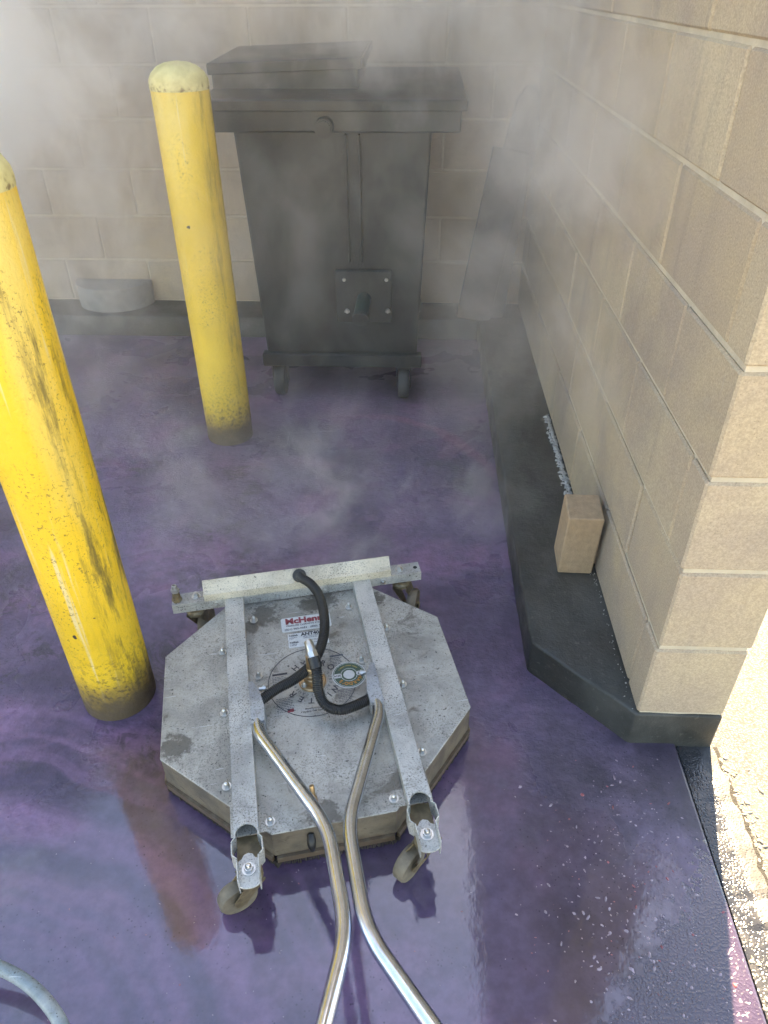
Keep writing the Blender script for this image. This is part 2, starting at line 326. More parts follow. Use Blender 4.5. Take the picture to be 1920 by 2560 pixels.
M = dict(brkt=mat_plate('grey_handle_bracket', (.36, .37, .38), .3, .2), block=mat_block(), mortar=mat_mortar(), kerb=mat_kerb(), floor=mat_floor(), strip=mat_strip(), ground=mat_ground(), paving=mat_ground('grey_aggregate_paving', (.110, .116, .126), (.160, .168, .180)),
         y1=mat_yellow('worn_yellow_paint_near', 1.3, .9, (.78, .49, .025)), y2=mat_yellow('worn_yellow_paint_far', 5.1, .5, (.72, .49, .055)),
         cap=mat_cap('faded_yellow_cap', 2.2), deck=mat_plate('speckled_deck_plate', dirt=.75, stains=((-.095, .235, .05), (-.30, -.12, .045), (.05, .262, .05), (.02, .25, .035), (.19, .235, .03), (-.13, .20, .03), (-.02, -.33, .04))), rail=mat_plate('spattered_channel', (.53, .515, .475), .3, .3),
         shield=mat_plate('spattered_warm_plate', (.74, .68, .55), .1, .2, .30), skirt=mat_skirt(), brush=mat_plain('brush_strip', (.045, .035, .028), .8, .4, 120, bump=.6, bd=.004),
         steel=mat_metal('stainless_tube', (.66, .70, .76), .18), zinc=mat_metal('zinc_bolt', (.62, .61, .58), .32), brass=mat_metal('worn_brass', (.46, .31, .17), .38, .85),
         hose=mat_plain('black_corrugated_plastic', (.016, .015, .014), .42, .3, 60), rubber=mat_plain('grey_wheel_rubber', (.20, .16, .11), .62, .35, 50, bump=.3),
         rust=mat_plain('stained_bracket_steel', (.24, .18, .10), .5, .45, 60, .35), white=mat_plain('scuffed_white_label', (.60, .61, .59), .45, .12, 90), red=mat_plain('faded_red_print', (.32, .045, .06), .5, .3, 150),
         ink=mat_plain('dark_print', (.035, .035, .045), .5, .2, 150), grey_ink=mat_plain('grey_print', (.10, .105, .12), .5, .2, 150), green=mat_plain('green_print', (.055, .10, .065), .4, .2, 90), orange=mat_plain('orange_print', (.58, .25, .04), .4, .2, 90), gold=mat_plain('gold_print', (.45, .33, .08), .4, .2, 90),
         bin=mat_bin(), binwheel=mat_plain('dark_wheel', (.05, .05, .048), .6, .3, 40), board=mat_plain('dark_weathered_board', (.035, .035, .036), .7, .35, 14, bump=.3), grey=mat_plain('grey_cast_concrete', (.23, .23, .22), .75, .25, 30, bump=.4, bd=.004),
         brick=mat_plain('tan_brick', (.40, .275, .165), .8, .22, 60, bump=.6, bd=.003), pipe=mat_plain('dark_green_pipe', (.012, .035, .03), .4, .2, 40),
         grime=mat_plain('black_dirt_and_hole_shade', (.02, .019, .017), .9, .4, 80, bump=.8, bd=.006), pebble=mat_plain('pale_grit', (.34, .31, .25), .8, .5, 25), flake=mat_plain('pink_flake', (.34, .09, .10), .4, .5, 60), foam=mat_plain('detergent_foam', (.36, .27, .31), .25, .5, 60), lime=mat_plain('white_residue', (.40, .40, .38), .85, .3, 60))

# ------------------------------------------------------------------ setting
XE = .607                                    # slab edge
def sheet(name, x0, x1, y0, y1, z, mat, nx=1, ny=1):
    b = MB(); vs = [(x0 + (x1 - x0) * i / nx, y0 + (y1 - y0) * j / ny, z) for j in range(ny + 1) for i in range(nx + 1)]
    b.add(vs, [(j * (nx + 1) + i, j * (nx + 1) + i + 1, (j + 1) * (nx + 1) + i + 1, (j + 1) * (nx + 1) + i) for j in range(ny) for i in range(nx)])
    return tag(b.build(name, mat, clean=False), kind='structure')
sheet('ground', -120, 120, -120, 120, -.018, M['ground'])
sheet('paving', .60, 1.9, -.9, 9, -.0135, M['paving'])
b = MB(); b.box(-4.2, XE, -.25, 3.40, -.15, 0); tag(b.build('floor', M['floor'], bevel=.006, seg=2), kind='structure')
# asphalt strip beside the slab, its outer edge broken along the crack
random.seed(3)
b = MB(); ys = [-1.6 + i * .02 for i in range(int((1.062 + 1.6) / .02) + 1)]
ed = [.693 + random.uniform(-.006, .006) + .004 * math.sin(y * 9) for y in ys]
b.add([(XE + .004, y, -.007) for y in ys] + [(e, y, -.007 + random.uniform(-.003, .002)) for e, y in zip(ed, ys)], [(i, len(ys) + i, len(ys) + i + 1, i + 1) for i in range(len(ys) - 1)])
tag(b.build('asphalt_strip', M['strip'], clean=False), kind='structure')
b = MB(); ed2 = [e + random.uniform(.002, .014) for e in ed]
b.add([(e - .002, y, -.0105) for e, y in zip(ed, ys)] + [(e, y, -.0115) for e, y in zip(ed2, ys)], [(i, len(ys) + i, len(ys) + i + 1, i + 1) for i in range(len(ys) - 1)])
tag(b.build('pavement_crack', M['grime'], clean=False), kind='structure')
# kerb: along the right wall with a chamfered nose, then along the back wall
KZ = .10
poly = [(.297, 3.346), (.297, 1.262), (.499, 1.056), (.688, 1.056), (.684, 3.60), (-4.2, 3.60), (-4.2, 3.346)]
from mathutils import noise as mnoise
fine_poly, top_poly = [], []
for i, p_ in enumerate(poly):                 # worn, slightly uneven cast edges
    a_, c_ = Vector(p_), Vector(poly[(i + 1) % len(poly)]); n_ = max(1, int((c_ - a_).length / .03))
    for k in range(n_):
        q = a_.lerp(c_, k / n_); j1 = mnoise.noise_vector(Vector((q.x * 14, q.y * 14, 0))) * .0022 + mnoise.noise_vector(Vector((q.x * 45, q.y * 45, 3))) * .0016
        fine_poly.append((q.x + j1.x * .5, q.y + j1.y * .5)); top_poly.append((q.x + j1.x * 1.6, q.y + j1.y * 1.6))
b = MB(); b.prism(fine_poly, -.1, KZ, top=top_poly); ko = b.build('kerb', M['kerb'], bevel=.007, seg=2, smooth=50)
for v in ko.data.vertices:
    if v.co.z > .08: v.co.z += mnoise.noise(Vector((v.co.x * 18, v.co.y * 18, 1))) * .0022
tag(ko, kind='structure')

# ------------------------------------------------------------------ walls of concrete block
CH, CL, JT = .2032, .406, .010
COURSES = 19
blk_cache = {}
def block_mesh(l, d, axis):
    k = (round(l, 3), d, axis)
    if k not in blk_cache:
        b = MB()
        if axis == 'x': b.box(0, l, 0, d, 0, CH - JT)
        else: b.box(0, d, 0, l, 0, CH - JT)
        blk_cache[k] = b.mesh('block', M['block'], bevel=.0045)
    return blk_cache[k]
def wall(root, axis, a0, a1, face, d, joints_odd, joints_even):
    for c in range(COURSES):
        z = KZ + c * CH + JT * .5
        js = joints_odd if c % 2 else joints_even
        cuts = [a0] + [j for j in js if a0 + .02 < j < a1 - .02] + [a1]
        for i in range(len(cuts) - 1):
            s = cuts[i] + (.003 if i else 0); e = cuts[i + 1] - (.003 if i < len(cuts) - 2 else 0)
            o = link('block', block_mesh(e - s, d, axis), root)
            o.location = (s, face + random.uniform(-.002, .002), z) if axis == 'x' else (face + random.uniform(-.002, .002), s, z)
XL = -4.0
bw = empty('back_wall', (0, 0, 0)); tag(bw, 'tan concrete block wall behind the black bin, half lost in steam', 'wall')
wall(bw, 'x', XL, .690, 3.555, .19, [.109 + CL * k for k in range(-12, 3)], [.312 + CL * k for k in range(-12, 3)])
b = MB(); b.box(XL + .004, .687, 3.561, 3.742, KZ - .02, KZ + COURSES * CH); b.build('mortar', M['mortar'], bw)
b = MB(); b.box(-11, XL - .006, 3.556, 3.742, -.05, KZ + COURSES * CH - .004); tag(b.build('unseen_shade_wall', M['block'], bw), kind='stuff')  # added unseen length of wall: shades the ground at left, cuts its bounce
sw = empty('side_wall', (0, 0, 0)); tag(sw, 'tan concrete block wall on the right, its lit end face towards the camera', 'wall')
wall(sw, 'y', 1.056, 3.553, .5026, .186, [1.347 + CL * k for k in range(8)], [1.144 + CL * k for k in range(8)])
b = MB(); b.box(.5086, .6826, 1.061, 3.556, KZ - .02, KZ + COURSES * CH); b.build('mortar', M['mortar'], sw)

# ------------------------------------------------------------------ bollards
def bollard(x, y, h, mat, label):
    o = empty('bollard', (x, y, 0)); tag(o, label, 'bollard', 'yellow bollards in a row')
    r = .084; b = MB()
    b.lathe([(r * .985, -.01), (r, .004), (r, h * .33), (r, h * .66), (r, h - .004), (r * .985, h)], 48); b.build('post', mat, o, smooth=50)
    b = MB(); b.lathe([(r * 1.012, h - .018), (r * 1.02, h - .006), (r * 1.0, h + .008), (r * .90, h + .024), (r * .68, h + .040), (r * .40, h + .049), (r * .12, h + .052), (.001, h + .052)], 48)
    c = b.build('cap', M['cap'], o, smooth=50)
    for v in c.data.vertices: v.co.z -= h - .018
    c.location.z = h - .018
    return o
bollard(-.693, 2.405, 1.165, M['y2'], 'yellow bollard standing in steam in front of the black bin')
bollard(-.697, 1.153, 1.165, M['y1'], 'scratched yellow bollard nearest the camera, beside the surface cleaner')

# ------------------------------------------------------------------ grease bin
BX, BY = -.290, 2.715
g = empty('waste_bin', (BX, BY, 0)); tag(g, 'black wheeled waste oil bin with lid and drain pipe in the steam', 'bin')
b = MB(); b.prism([(-.297, .02), (.297, .02), (.297, .62), (-.297, .62)], .15, 1.0, top=[(-.334, -.0), (.334, -.0), (.334, .66), (-.334, .66)]); b.build('body', M['bin'], g, bevel=.008, seg=2)
b = MB(); b.box(-.415, .428, -.035, .69, .992, 1.060); b.build('rim', M['bin'], g, bevel=.006, seg=2)
b = MB(); T = Matrix.Rotation(R(2.2), 4, 'X'); T.translation = (0, -.05, 1.078)
b.box(-.428, .444, 0, .745, 0, .012, T); lid = b.build('lid', M['bin'], g, bevel=.004)
b = MB(); b.box(-.428, .444, -.012, -.0005, -.020, .012, T); b.build('lid_lip', M['bin'], lid, bevel=.003)
hx0, hx1 = -.425, .080                          # raised hatch on the left half of the lid
b = MB(); b.add([(hx0, .165, 1.080), (hx1, .165, 1.080), (hx1, .63, 1.112), (hx0, .63, 1.112), (hx0, .165, 1.158), (hx1, .165, 1.172), (hx1, .63, 1.190), (hx0, .63, 1.168)],
                [(0, 3, 2, 1), (4, 5, 6, 7), (0, 1, 5, 4), (1, 2, 6, 5), (2, 3, 7, 6), (3, 0, 4, 7)]); hat = b.build('hatch', M['bin'], g, bevel=.005, seg=2)
T2 = Matrix.Rotation(R(-1.9), 4, 'Y') @ Matrix.Rotation(R(1.8), 4, 'X'); T2.translation = (-.17, .145, 1.1735)
b = MB(); b.box(-.262, .262, 0, .53, 0, .010, T2); b.box(-.262, .262, -.008, -.0004, -.024, .010, T2); b.box(.2625, .272, -.008, .53, -.022, .010, T2); b.build('hatch_lid', M['bin'], hat, bevel=.003, clean=False)
for xx in (-.30, -.05):
    b = MB(); b.cyl((xx - .03, .672, 1.182), (xx + .03, .672, 1.184), .011, 14); b.build('hinge', M['bin'], hat, smooth=40)
b = MB(); b.cyl((-.02, -.035, 1.012), (-.02, -.075, 1.010), .030, 24); b.cyl((-.02, -.075, 1.010), (-.02, -.083, 1.0095), .024, 24); b.build('knob', M['bin'], g, smooth=40, clean=False)
for xx in (.045, .090):
    b = MB(); b.box(xx - .004, xx + .004, -.016, .02, .56, .985); b.build('rib', M['bin'], g, bevel=.002)
dp = MB(); dp.box(-.010, .200, -.012, .012, .335, .535, Matrix.Rotation(R(1.5), 4, 'X')); dpo = dp.build('drain_plate', M['bin'], g, bevel=.003)
for bx_, bz_ in ((.024, .502), (.181, .503), (.031, .383), (.186, .385)):
    b = MB(); b.cyl((bx_, .002, bz_), (bx_, -.022, bz_), .0125, 6); b.cyl((bx_, -.022, bz_), (bx_, -.030, bz_), .009, 14, .005); b.build('bolt', M['zinc'], dpo, smooth=30, clean=False)
b = MB(); pp = [(.097, .01, .432), (.095, -.05, .424), (.091, -.10, .408), (.089, -.135, .394)]; n = 24
b.tube(smooth_path(pp, 6), .027, n); dpi = b.build('drain_pipe', M['pipe'], g, smooth=60)
pd = (Vector(pp[3]) - Vector(pp[2])).normalized(); pe = Vector(pp[3])
b = MB(); b.tube([pe - pd * .012, pe + pd * .003, pe + pd * .003, pe - pd * .02], [.0305, .0305, .0245, .0240], 28, cap=False); b.build('pipe_collar', M['binwheel'], dpi, smooth=40, clean=False)
b = MB(); b.cyl(pe + pd * .0003, pe + pd * .0012, .0245, 28); b.build('mouth_shade_disc', M['grime'], dpi)  # black disc stands in for the shade inside the open pipe
b = MB(); b.box(-.315, .318, -.01, .03, .145, .198); b.build('base_bar', M['bin'], g, bevel=.004)
b = MB(); b.box(-.315, .318, .6, .64, .145, .198); b.build('base_bar', M['bin'], g, bevel=.004)
for cx, cy_ in ((-.258, .045), (.248, .03), (-.258, .585), (.248, .585)):
    c = empty('caster'); c.parent = g; c.location = (cx, cy_, 0)
    b = MB(); b.lathe([(.02, -.021), (.060, -.021), (.066, -.012), (.066, .012), (.060, .021), (.02, .021)], 28, Matrix.Translation((0, 0, .066)) @ Matrix.Rotation(R(90), 4, 'Y')); b.build('wheel', M['binwheel'], c, smooth=40)
    b = MB()
    for sx in (-1, 1): b.prism([(-.022, .050), (.022, .050), (.032, .145), (-.032, .145)], sx * .028 - .002, sx * .028 + .002, Matrix(((0, 0, 1, 0), (1, 0, 0, 0), (0, 1, 0, 0), (0, 0, 0, 1))))
    b.box(-.03, .03, -.034, .034, .1365, .1445); b.build('fork', M['bin'], c, clean=False)

# ------------------------------------------------------------------ half-round concrete block jutting from the back wall
b = MB(); hr = [(.185 * math.cos(a), -.165 * math.sin(a)) for a in [math.pi * i / 20 for i in range(21)]]
b.prism([(x_, y_) for x_, y_ in hr], .075, .212, top=[(x_ * 1.02, y_ * 1.02) for x_, y_ in hr])
o = b.build('half_round_block', M['grey'], bevel=.008, seg=2, smooth=40); o.location = (-1.49, 3.549, 0); tag(o, 'grey half-round concrete block jutting from the back wall, left of the bollards', 'block')

# ------------------------------------------------------------------ boards leaning in the far corner
b = MB(); b.prism([(-.10, 0), (.09, 0), (.075, .55), (.068, .86), (.052, .93), (.02, .965), (-.02, .955), (-.05, .90), (-.085, .55)], 0, .022, Matrix.Rotation(R(90), 4, 'X')); o = b.build('leaning_board', M['board'], bevel=.004)
o.location = (.325, 3.385, .103); o.rotation_euler = (R(-6), R(9), R(8)); tag(o, 'tall dark board with rounded top leaning in the far corner', 'board', 'boards leaning in the far corner')
b = MB(); b.box(-.075, .085, -.02, 0, 0, .73); o = b.build('leaning_board', M['board'], bevel=.003)
o.location = (.265, 3.352, .103); o.rotation_euler = (R(-5), R(10), R(4)); tag(o, 'shorter square-topped dark board leaning in front of the rounded one', 'board', 'boards leaning in the far corner')

# ------------------------------------------------------------------ brick standing on the kerb
b = MB(); b.box(0, .090, 0, .098, 0, .198)
me = b.mesh('brick', M['brick'], bevel=.004, seg=2)
o = link('brick', me); o.location = (.398, 1.520, .1025); o.rotation_euler = (R(6.0), 0, R(-1.5)); tag(o, 'tan brick standing on end on the dark kerb against the side wall', 'brick')
o.location.z = .1025

# ------------------------------------------------------------------ surface cleaner
A = R(13.8)
sc = empty('surface_cleaner', (-.2155, 1.109, 0), A); tag(sc, 'octagonal speckled metal surface cleaner with steel handle bars on the wet floor', 'floor cleaner')
OCT = [(-.1195, -.352), (.1195, -.352), (.330, -.143), (.330, .143), (.1195, .352), (-.1195, .352), (-.330, .143), (-.330, -.143)]
DZ = .115
b = MB(); b.prism(OCT, .1115, DZ); deck = b.build('deck', M['deck'], sc, bevel=.0012)
for i in range(8):
    p0, p1 = Vector((*OCT[i], 0)), Vector((*OCT[(i + 1) % 8], 0)); d = (p1 - p0).normalized(); nrm = Vector((d.y, -d.x, 0)); L = (p1 - p0).length
    F = Matrix((d, -nrm, Vector((0, 0, 1)))).transposed().to_4x4(); F.translation = p0 - nrm * .0015
    b = MB(); b.box(.001, L - .001, 0, .003, .038, .1113, F); sk = b.build('skirt_panel', M['skirt'], sc)
    b = MB(); b.box(.004, L - .004, -.006, .0, .022, .037, F); b.build('lip', M['skirt'], sk)
    b = MB()
    for k in range(int(L / .004)):
        q = .006 + k * .004 + random.uniform(-.001, .001); b.box(q, q + .0026, -.002 + random.uniform(-.002, .002), .004, random.uniform(.001, .006), .0215, F)
    br = b.build('brush_strip', M['brush'], sk, clean=False); tag(br, kind='stuff')
def capnut(x, y, z, parent, s=1.):
    b = MB(); Mx = Matrix.Translation((x, y, z)); b.lathe([(.0095 * s, 0), (.0095 * s, .0012)], 18, Mx); b.lathe([(.0066 * s, .0012), (.0066 * s, .006 * s)], 6, Mx)
    b.lathe([(.0052 * s, .006 * s), (.0052 * s, .009 * s), (.0040 * s, .0122 * s), (.0018 * s, .0138 * s), (.0002, .014 * s)], 14, Mx)
    return b.build('cap_nut', M['zinc'], parent, smooth=35, clean=False)
OUT_Y, IN_Y = (.128, -.053, -.235), (.220, .037, -.146, -.327)
for sx in (-1, 1):
    b = MB(); xa, xb = sorted((sx * .126, sx * .193)); b.box(xa, xb, -.345 + .0, .30 if 0 else .262, DZ, DZ + .002)
    for y_ in OUT_Y: b.lathe([(.0115, DZ + .0001), (.0115, DZ + .0021)], 18, Matrix.Translation((sx * .196, y_, 0)))
    for y_ in IN_Y: b.lathe([(.0125, DZ + .0001), (.0125, DZ + .0021)], 18, Matrix.Translation((sx * .1215, y_, 0)))
    fl = b.build('rail_flange', M['deck'], sc, clean=False)
    for y_ in OUT_Y: capnut(sx * .1975, y_, DZ + .0022, fl)
    for y_ in IN_Y: capnut(sx * .119, y_, DZ + .0022, fl)
# channels that carry the deck
BZ0, BZ1, BW = .119, .146, .0225
for sx in (-1, 1):
    cx = sx * .1625; b = MB(); yb, yf = .281, -.352
    arc = [(cx + BW * .92 * math.cos(a), yf - .012 + .024 * math.sin(a)) for a in [math.pi * i / 12 for i in range(13)]]
    b.prism([(cx - BW, yf - .012), (cx - BW, yb), (cx + BW, yb), (cx + BW, yf - .012)] + arc, BZ1 - .003, BZ1)
    for s in (-1, 1):
        x0, x1 = sorted((cx + s * BW, cx + s * (BW - .003))); b.box(x0, x1, yf - .012, yb, BZ0, BZ1 - .0031)
    b.box(cx - BW, cx + BW, yb - .03, yb, BZ0 - .002, BZ0 - .0001)
    rail = b.build('rail', M['rail'], sc, clean=False)
    # stepped end bracket, open at the top
    b = MB(); t_ = .0024
    for s in (-1, 1):
        pts = [(cx + s * BW, yf - .010), (cx + s * (BW + .006), yf - .018), (cx + s * (BW + .006), yf - .042), (cx + s * (BW - .002), yf - .050), (cx + s * (BW - .003), yf - .092)]
        inn = [(a - s * t_, c_) for a, c_ in pts]
        pl = pts + inn[::-1]
        b.prism(pl if s > 0 else pl[::-1], .102, BZ1 - .001)
    eb = b.build('end_bracket', M['rail'], rail, bevel=.0006)
    b = MB(); b.box(cx - BW + .001, cx + BW - .001, yf - .050, yf + .01, .1045, .1075); b.build('bracket_floor', M['rust'], rail)
    fr = [(cx + .0195 * math.cos(a), yf - .088 - .010 * math.sin(a)) for a in [math.pi * i / 10 for i in range(11)]]
    bk = [(cx - .0195, yf - .047), (cx - .012, yf - .043), (cx - .008, yf - .036), (cx, yf - .033), (cx + .008, yf - .036), (cx + .012, yf - .043), (cx + .0195, yf - .047)]
    b = MB(); b.prism(bk + fr, .122, .126); b.build('caster_plate', M['rail'], rail, bevel=.0006)
    b = MB(); Mx = Matrix.Translation((cx, yf - .064, .1262)); b.lathe([(.0125, 0), (.0125, .0016)], 22, Mx); b.lathe([(.0085, .0017), (.0085, .0085)], 6, Mx); b.lathe([(.0058, .0086), (.0058, .011), (.0035, .0145), (.0004, .0152)], 14, Mx); b.build('lock_nut', M['zinc'], rail, smooth=35, clean=False)
# swivel casters
def caster(px, py, ztop, wx, wy, ax, parent=sc, r=.041):
    c = empty('caster'); c.parent = parent; c.location = (px, py, 0)
    axis = Vector((math.cos(ax), math.sin(ax), 0)); W = Vector((wx - px, wy - py, r))
    q = Vector((0, 0, 1)).rotation_difference(axis).to_matrix().to_4x4(); q.translation = W
    b = MB(); b.lathe([(r * .70, -.0125), (r * .92, -.0125), (r, -.0085), (r, .0085), (r * .92, .0125), (r * .70, .0125)], 32, q)
    b.lathe([(.012, -.0075), (r * .705, -.0075), (r * .705, .0075), (.012, .0075)], 32, q); wh = b.build('wheel', M['rubber'], c, smooth=40, clean=False)
    b = MB(); b.lathe([(.007, -.0195), (.007, .0195)], 6, q); b.lathe([(.012, -.012), (.012, .012)], 18, q); b.build('axle', M['rust'], wh, smooth=30, clean=False)
    b = MB(); roll = Vector((-axis.y, axis.x, 0))
    if roll.dot(Vector((-W.x, -W.y, 0))) < 0: roll = -roll
    for s in (-1, 1):
        a0 = W + axis * (s * .0165); top = Vector((0, 0, ztop - .012)) + axis * (s * .0165)
        Q = [a0 + Vector((0, 0, -.010)) - roll * .006, a0 + Vector((0, 0, -.010)) + roll * .008, top + roll * .022 + Vector((0, 0, -.004)), top + roll * .022, top - roll * .022, top - roll * .020 + Vector((0, 0, -.012)), a0 - roll * .012 + Vector((0, 0, .008))]
        n_ = len(Q); o_ = axis * (s * .0022)
        b.add(Q + [v + o_ for v in Q], [tuple(range(n_)), tuple(range(2 * n_ - 1, n_ - 1, -1))] + [(i, n_ + i, n_ + (i + 1) % n_, (i + 1) % n_) for i in range(n_)])
    b.lathe([(.0235, ztop - .0118), (.0235, ztop - .009), (.0195, ztop - .004), (.0195, ztop)], 26); b.lathe([(.0238, ztop - .017), (.0238, ztop - .0119)], 26)
    b.build('fork', M['rust'], c, smooth=35, clean=False)
caster(-.1625, -.416, .1205, -.193, -.412, R(-72), r=.0365)
caster(.1625, -.416, .1205, .130, -.414, R(-52), r=.0365)
caster(-.262, .300, .117, -.245, .322, R(-15), r=.041)
caster(.272, .298, .117, .300, .280, R(-25), r=.041)
# cross bar at the far side with its bent guard
b = MB(); b.box(-.3145, .322, .282, .285, .119, .146); b.box(-.3145, .322, .2851, .3205, .143, .146); b.box(-.3145, .322, .3206, .3236, .119, .146); cb = b.build('cross_bar', M['rail'], sc, clean=False)
for x_, y_ in ((-.255, .306), (.267, .303)):
    b = MB(); Mx = Matrix.Translation((x_, y_, .1461)); b.lathe([(.0115, 0), (.0115, .0014)], 20, Mx); b.lathe([(.0075, .0015), (.0075, .008)], 6, Mx); b.lathe([(.0048, .0081), (.0048, .0125)], 12, Mx); b.build('bolt', M['zinc'], cb, smooth=35, clean=False)
b = MB(); b.lathe([(.0055, .1460), (.0055, .1464)], 18, Matrix.Translation((.310, .303, 0))); b.build('hole_shade_disc', M['grime'], cb)  # flat black disc on the bar, shade of a drilled hole put into colour
for x_ in (-.209, -.055, .067, .22):
    b = MB(); b.cyl((x_, .282, .131), (x_, .2775, .131), .0062, 16); b.cyl((x_, .2775, .131), (x_, .2755, .131), .0045, 12, .003); b.build('rivet', M['zinc'], cb, smooth=35, clean=False)
b = MB(); prof = [(.2805, .1465), (.2805, .167), (.2905, .1735), (.3085, .192)]; th = .0025
pin = [(y_ + th, z_ - (.0005 if i < 2 else .0012)) for i, (y_, z_) in enumerate(prof)]
pl = prof + pin[::-1]; b.prism(pl, -.2345, .2405, Matrix(((0, 0, 1, 0), (1, 0, 0, 0), (0, 1, 0, 0), (0, 0, 0, 1))))
b.box(-.2345, .2405, .2835, .318, .1463, .1483); gd = b.build('guard', M['shield'], sc, clean=False)
b = MB(); random.seed(5)
for k in range(9):                              # marker scribble on the bar end
    x_ = -.302 + (k % 5) * .0055 + random.uniform(-.001, .001); z_ = .138 - (k // 5) * .009
    b.box(x_, x_ + random.uniform(.002, .0045), .2815, .2819, z_, z_ + .0014, Matrix.Translation((x_, 0, z_)) @ Matrix.Rotation(random.uniform(-1.1, 1.1), 4, 'Y') @ Matrix.Translation((-x_, 0, -z_)))
b.build('marker_scribble', M['ink'], cb, clean=False)
# inlet nipple on the left end
b = MB(); Mx = Matrix.Translation((-.302, .300, .1462)) @ Matrix.Rotation(R(-4), 4, 'X')
b.lathe([(.0125, 0), (.0125, .008)], 6, Mx); b.lathe([(.0100, .0081), (.0100, .018), (.0078, .020), (.0078, .027)], 18, Mx); nip = b.build('inlet_nipple', M['rust'], sc, smooth=35, clean=False)
b = MB(); b.lathe([(.0105, .0272), (.0105, .036)], 6, Mx); b.lathe([(.0072, .0361), (.0066, .046), (.0050, .0475), (.0036, .0475), (.0036, .040), (.0002, .040)], 18, Mx); b.build('quick_coupler', M['zinc'], nip, smooth=35, clean=False)
# swivel hub
b = MB(); b.lathe([(.0315, DZ + .0001), (.0315, DZ + .006), (.029, DZ + .0085), (.019, DZ + .0088), (.0185, DZ + .020), (.016, DZ + .022), (.016, DZ + .030), (.0135, DZ + .032), (.0125, DZ + .048), (.011, DZ + .050), (.0105, DZ + .088), (.0005, DZ + .089)], 30, Matrix.Translation((0, -.003, 0))); hub = b.build('swivel_hub', M['brass'], sc, smooth=35)
for k in range(4):
    a = R(35 + 90 * k); capnut(.0245 * math.cos(a), -.003 + .0245 * math.sin(a), DZ + .0088, hub, .75)
b = MB(); b.lathe([(.0325, DZ + .0001), (.0325, DZ + .003)], 30, Matrix.Translation((0, -.003, 0))); b.build('hub_flange', M['zinc'], hub, smooth=35)
b = MB(); b.cyl((0, -.003, DZ + .084), (.0, .002, DZ + .112), .0095, 6); b.tube(smooth_path([(-.001, .004, DZ + .121), (.001, -.006, DZ + .120), (.003, -.018, DZ + .113)], 4), .0098, 18); b.cyl((.0025, -.017, DZ + .1135), (.006, -.029, DZ + .104), .0115, 6); b.build('elbow_fitting', M['zinc'], hub, smooth=35, clean=False)
# corrugated hoses
def corrugated(pts, r=.0118, pitch=.0042):
    P = smooth_path(pts, 24); L = [0]
    for i in range(1, len(P)): L.append(L[-1] + (P[i] - P[i - 1]).length)
    n_ = int(L[-1] / pitch) * 4; path = []; rad = []; j = 0
    for i in range(n_ + 1):
        s_ = L[-1] * i / n_
        while j < len(L) - 2 and L[j + 1] < s_: j += 1
        t = (s_ - L[j]) / max(1e-9, L[j + 1] - L[j]); path.append(P[j].lerp(P[j + 1], t)); ph = i % 4
        rad.append(r * (1.0 if ph in (0, 1) else .86))
    bb = MB(); bb.tube(path, rad, 16); return bb
corrugated([(.007, .286, .184), (.012, .268, .190), (.030, .234, .197), (.045, .185, .197), (.047, .118, .186), (.036, .068, .172), (.014, .026, .160), (-.008, .002, .155), (-.042, -.022, .153), (-.084, -.040, .150), (-.118, -.060, .146)]).build('corrugated_hose', M['hose'], sc, smooth=25, clean=False)
h2 = corrugated([(.0085, -.040, .208), (.008, -.062, .196), (.007, -.082, .172), (.018, -.104, .152), (.046, -.119, .147), (.082, -.113, .146), (.118, -.100, .146), (.128, -.097, .146)]).build('corrugated_hose', M['hose'], sc, smooth=25, clean=False)
b = MB(); b.cyl((.0055, -.027, .221), (.0088, -.045, .205), .0135, 20); b.build('hose_cuff', M['hose'], h2, smooth=35)
b = MB(); Mx = Matrix.Translation((.006, .2905, .1815)) @ Matrix.Rotation(R(52), 4, 'X'); b.lathe([(.0165, -.003), (.0175, 0), (.0165, .003), (.0125, .004)], 26, Mx); b.build('grommet', M['hose'], gd, smooth=40)
# handle brackets and tubes
for sx in (-1, 1):
    b = MB(); q = [(sx * .1395, -.018), (sx * .1395, -.128), (sx * .1115, -.128), (sx * .1095, -.090), (sx * .118, -.045), (sx * .130, -.018)]
    if sx > 0: q = q[::-1]
    b.prism(q, .1625, .1650); b.box(*sorted((sx * .1395, sx * .1370)), -.128, -.018, .118, .1624)
    b.prism([(q_[0], q_[1]) for q_ in ([(sx * .1115, -.128), (sx * .1095, -.090), (sx * .118, -.045), (sx * .1205, -.045), (sx * .112, -.090), (sx * .1138, -.128)])], .128, .1624); hb = b.build('handle_bracket', M['brkt'], sc, clean=False)
    b = MB(); b.cyl((sx * .118, -.030, .150), (sx * .104, -.030, .150), .0045, 12); b.cyl((sx * .110, -.030, .150), (sx * .106, -.030, .150), .0075, 6); b.build('pivot_bolt', M['zinc'], hb, smooth=35, clean=False)
    pts = [(sx * .1262, -.092, .1475), (sx * .1262, -.150, .158), (sx * .0172, -.418, .213), (sx * .0142, -.618, .256), (sx * .118, -.868, .312), (sx * .235, -1.02, .345), (sx * .245, -1.40, .62)]
    b = MB(); b.tube(fillet_path(pts, .052, 10), .0125, 24); b.build('handle_tube', M['steel'], sc, smooth=50)
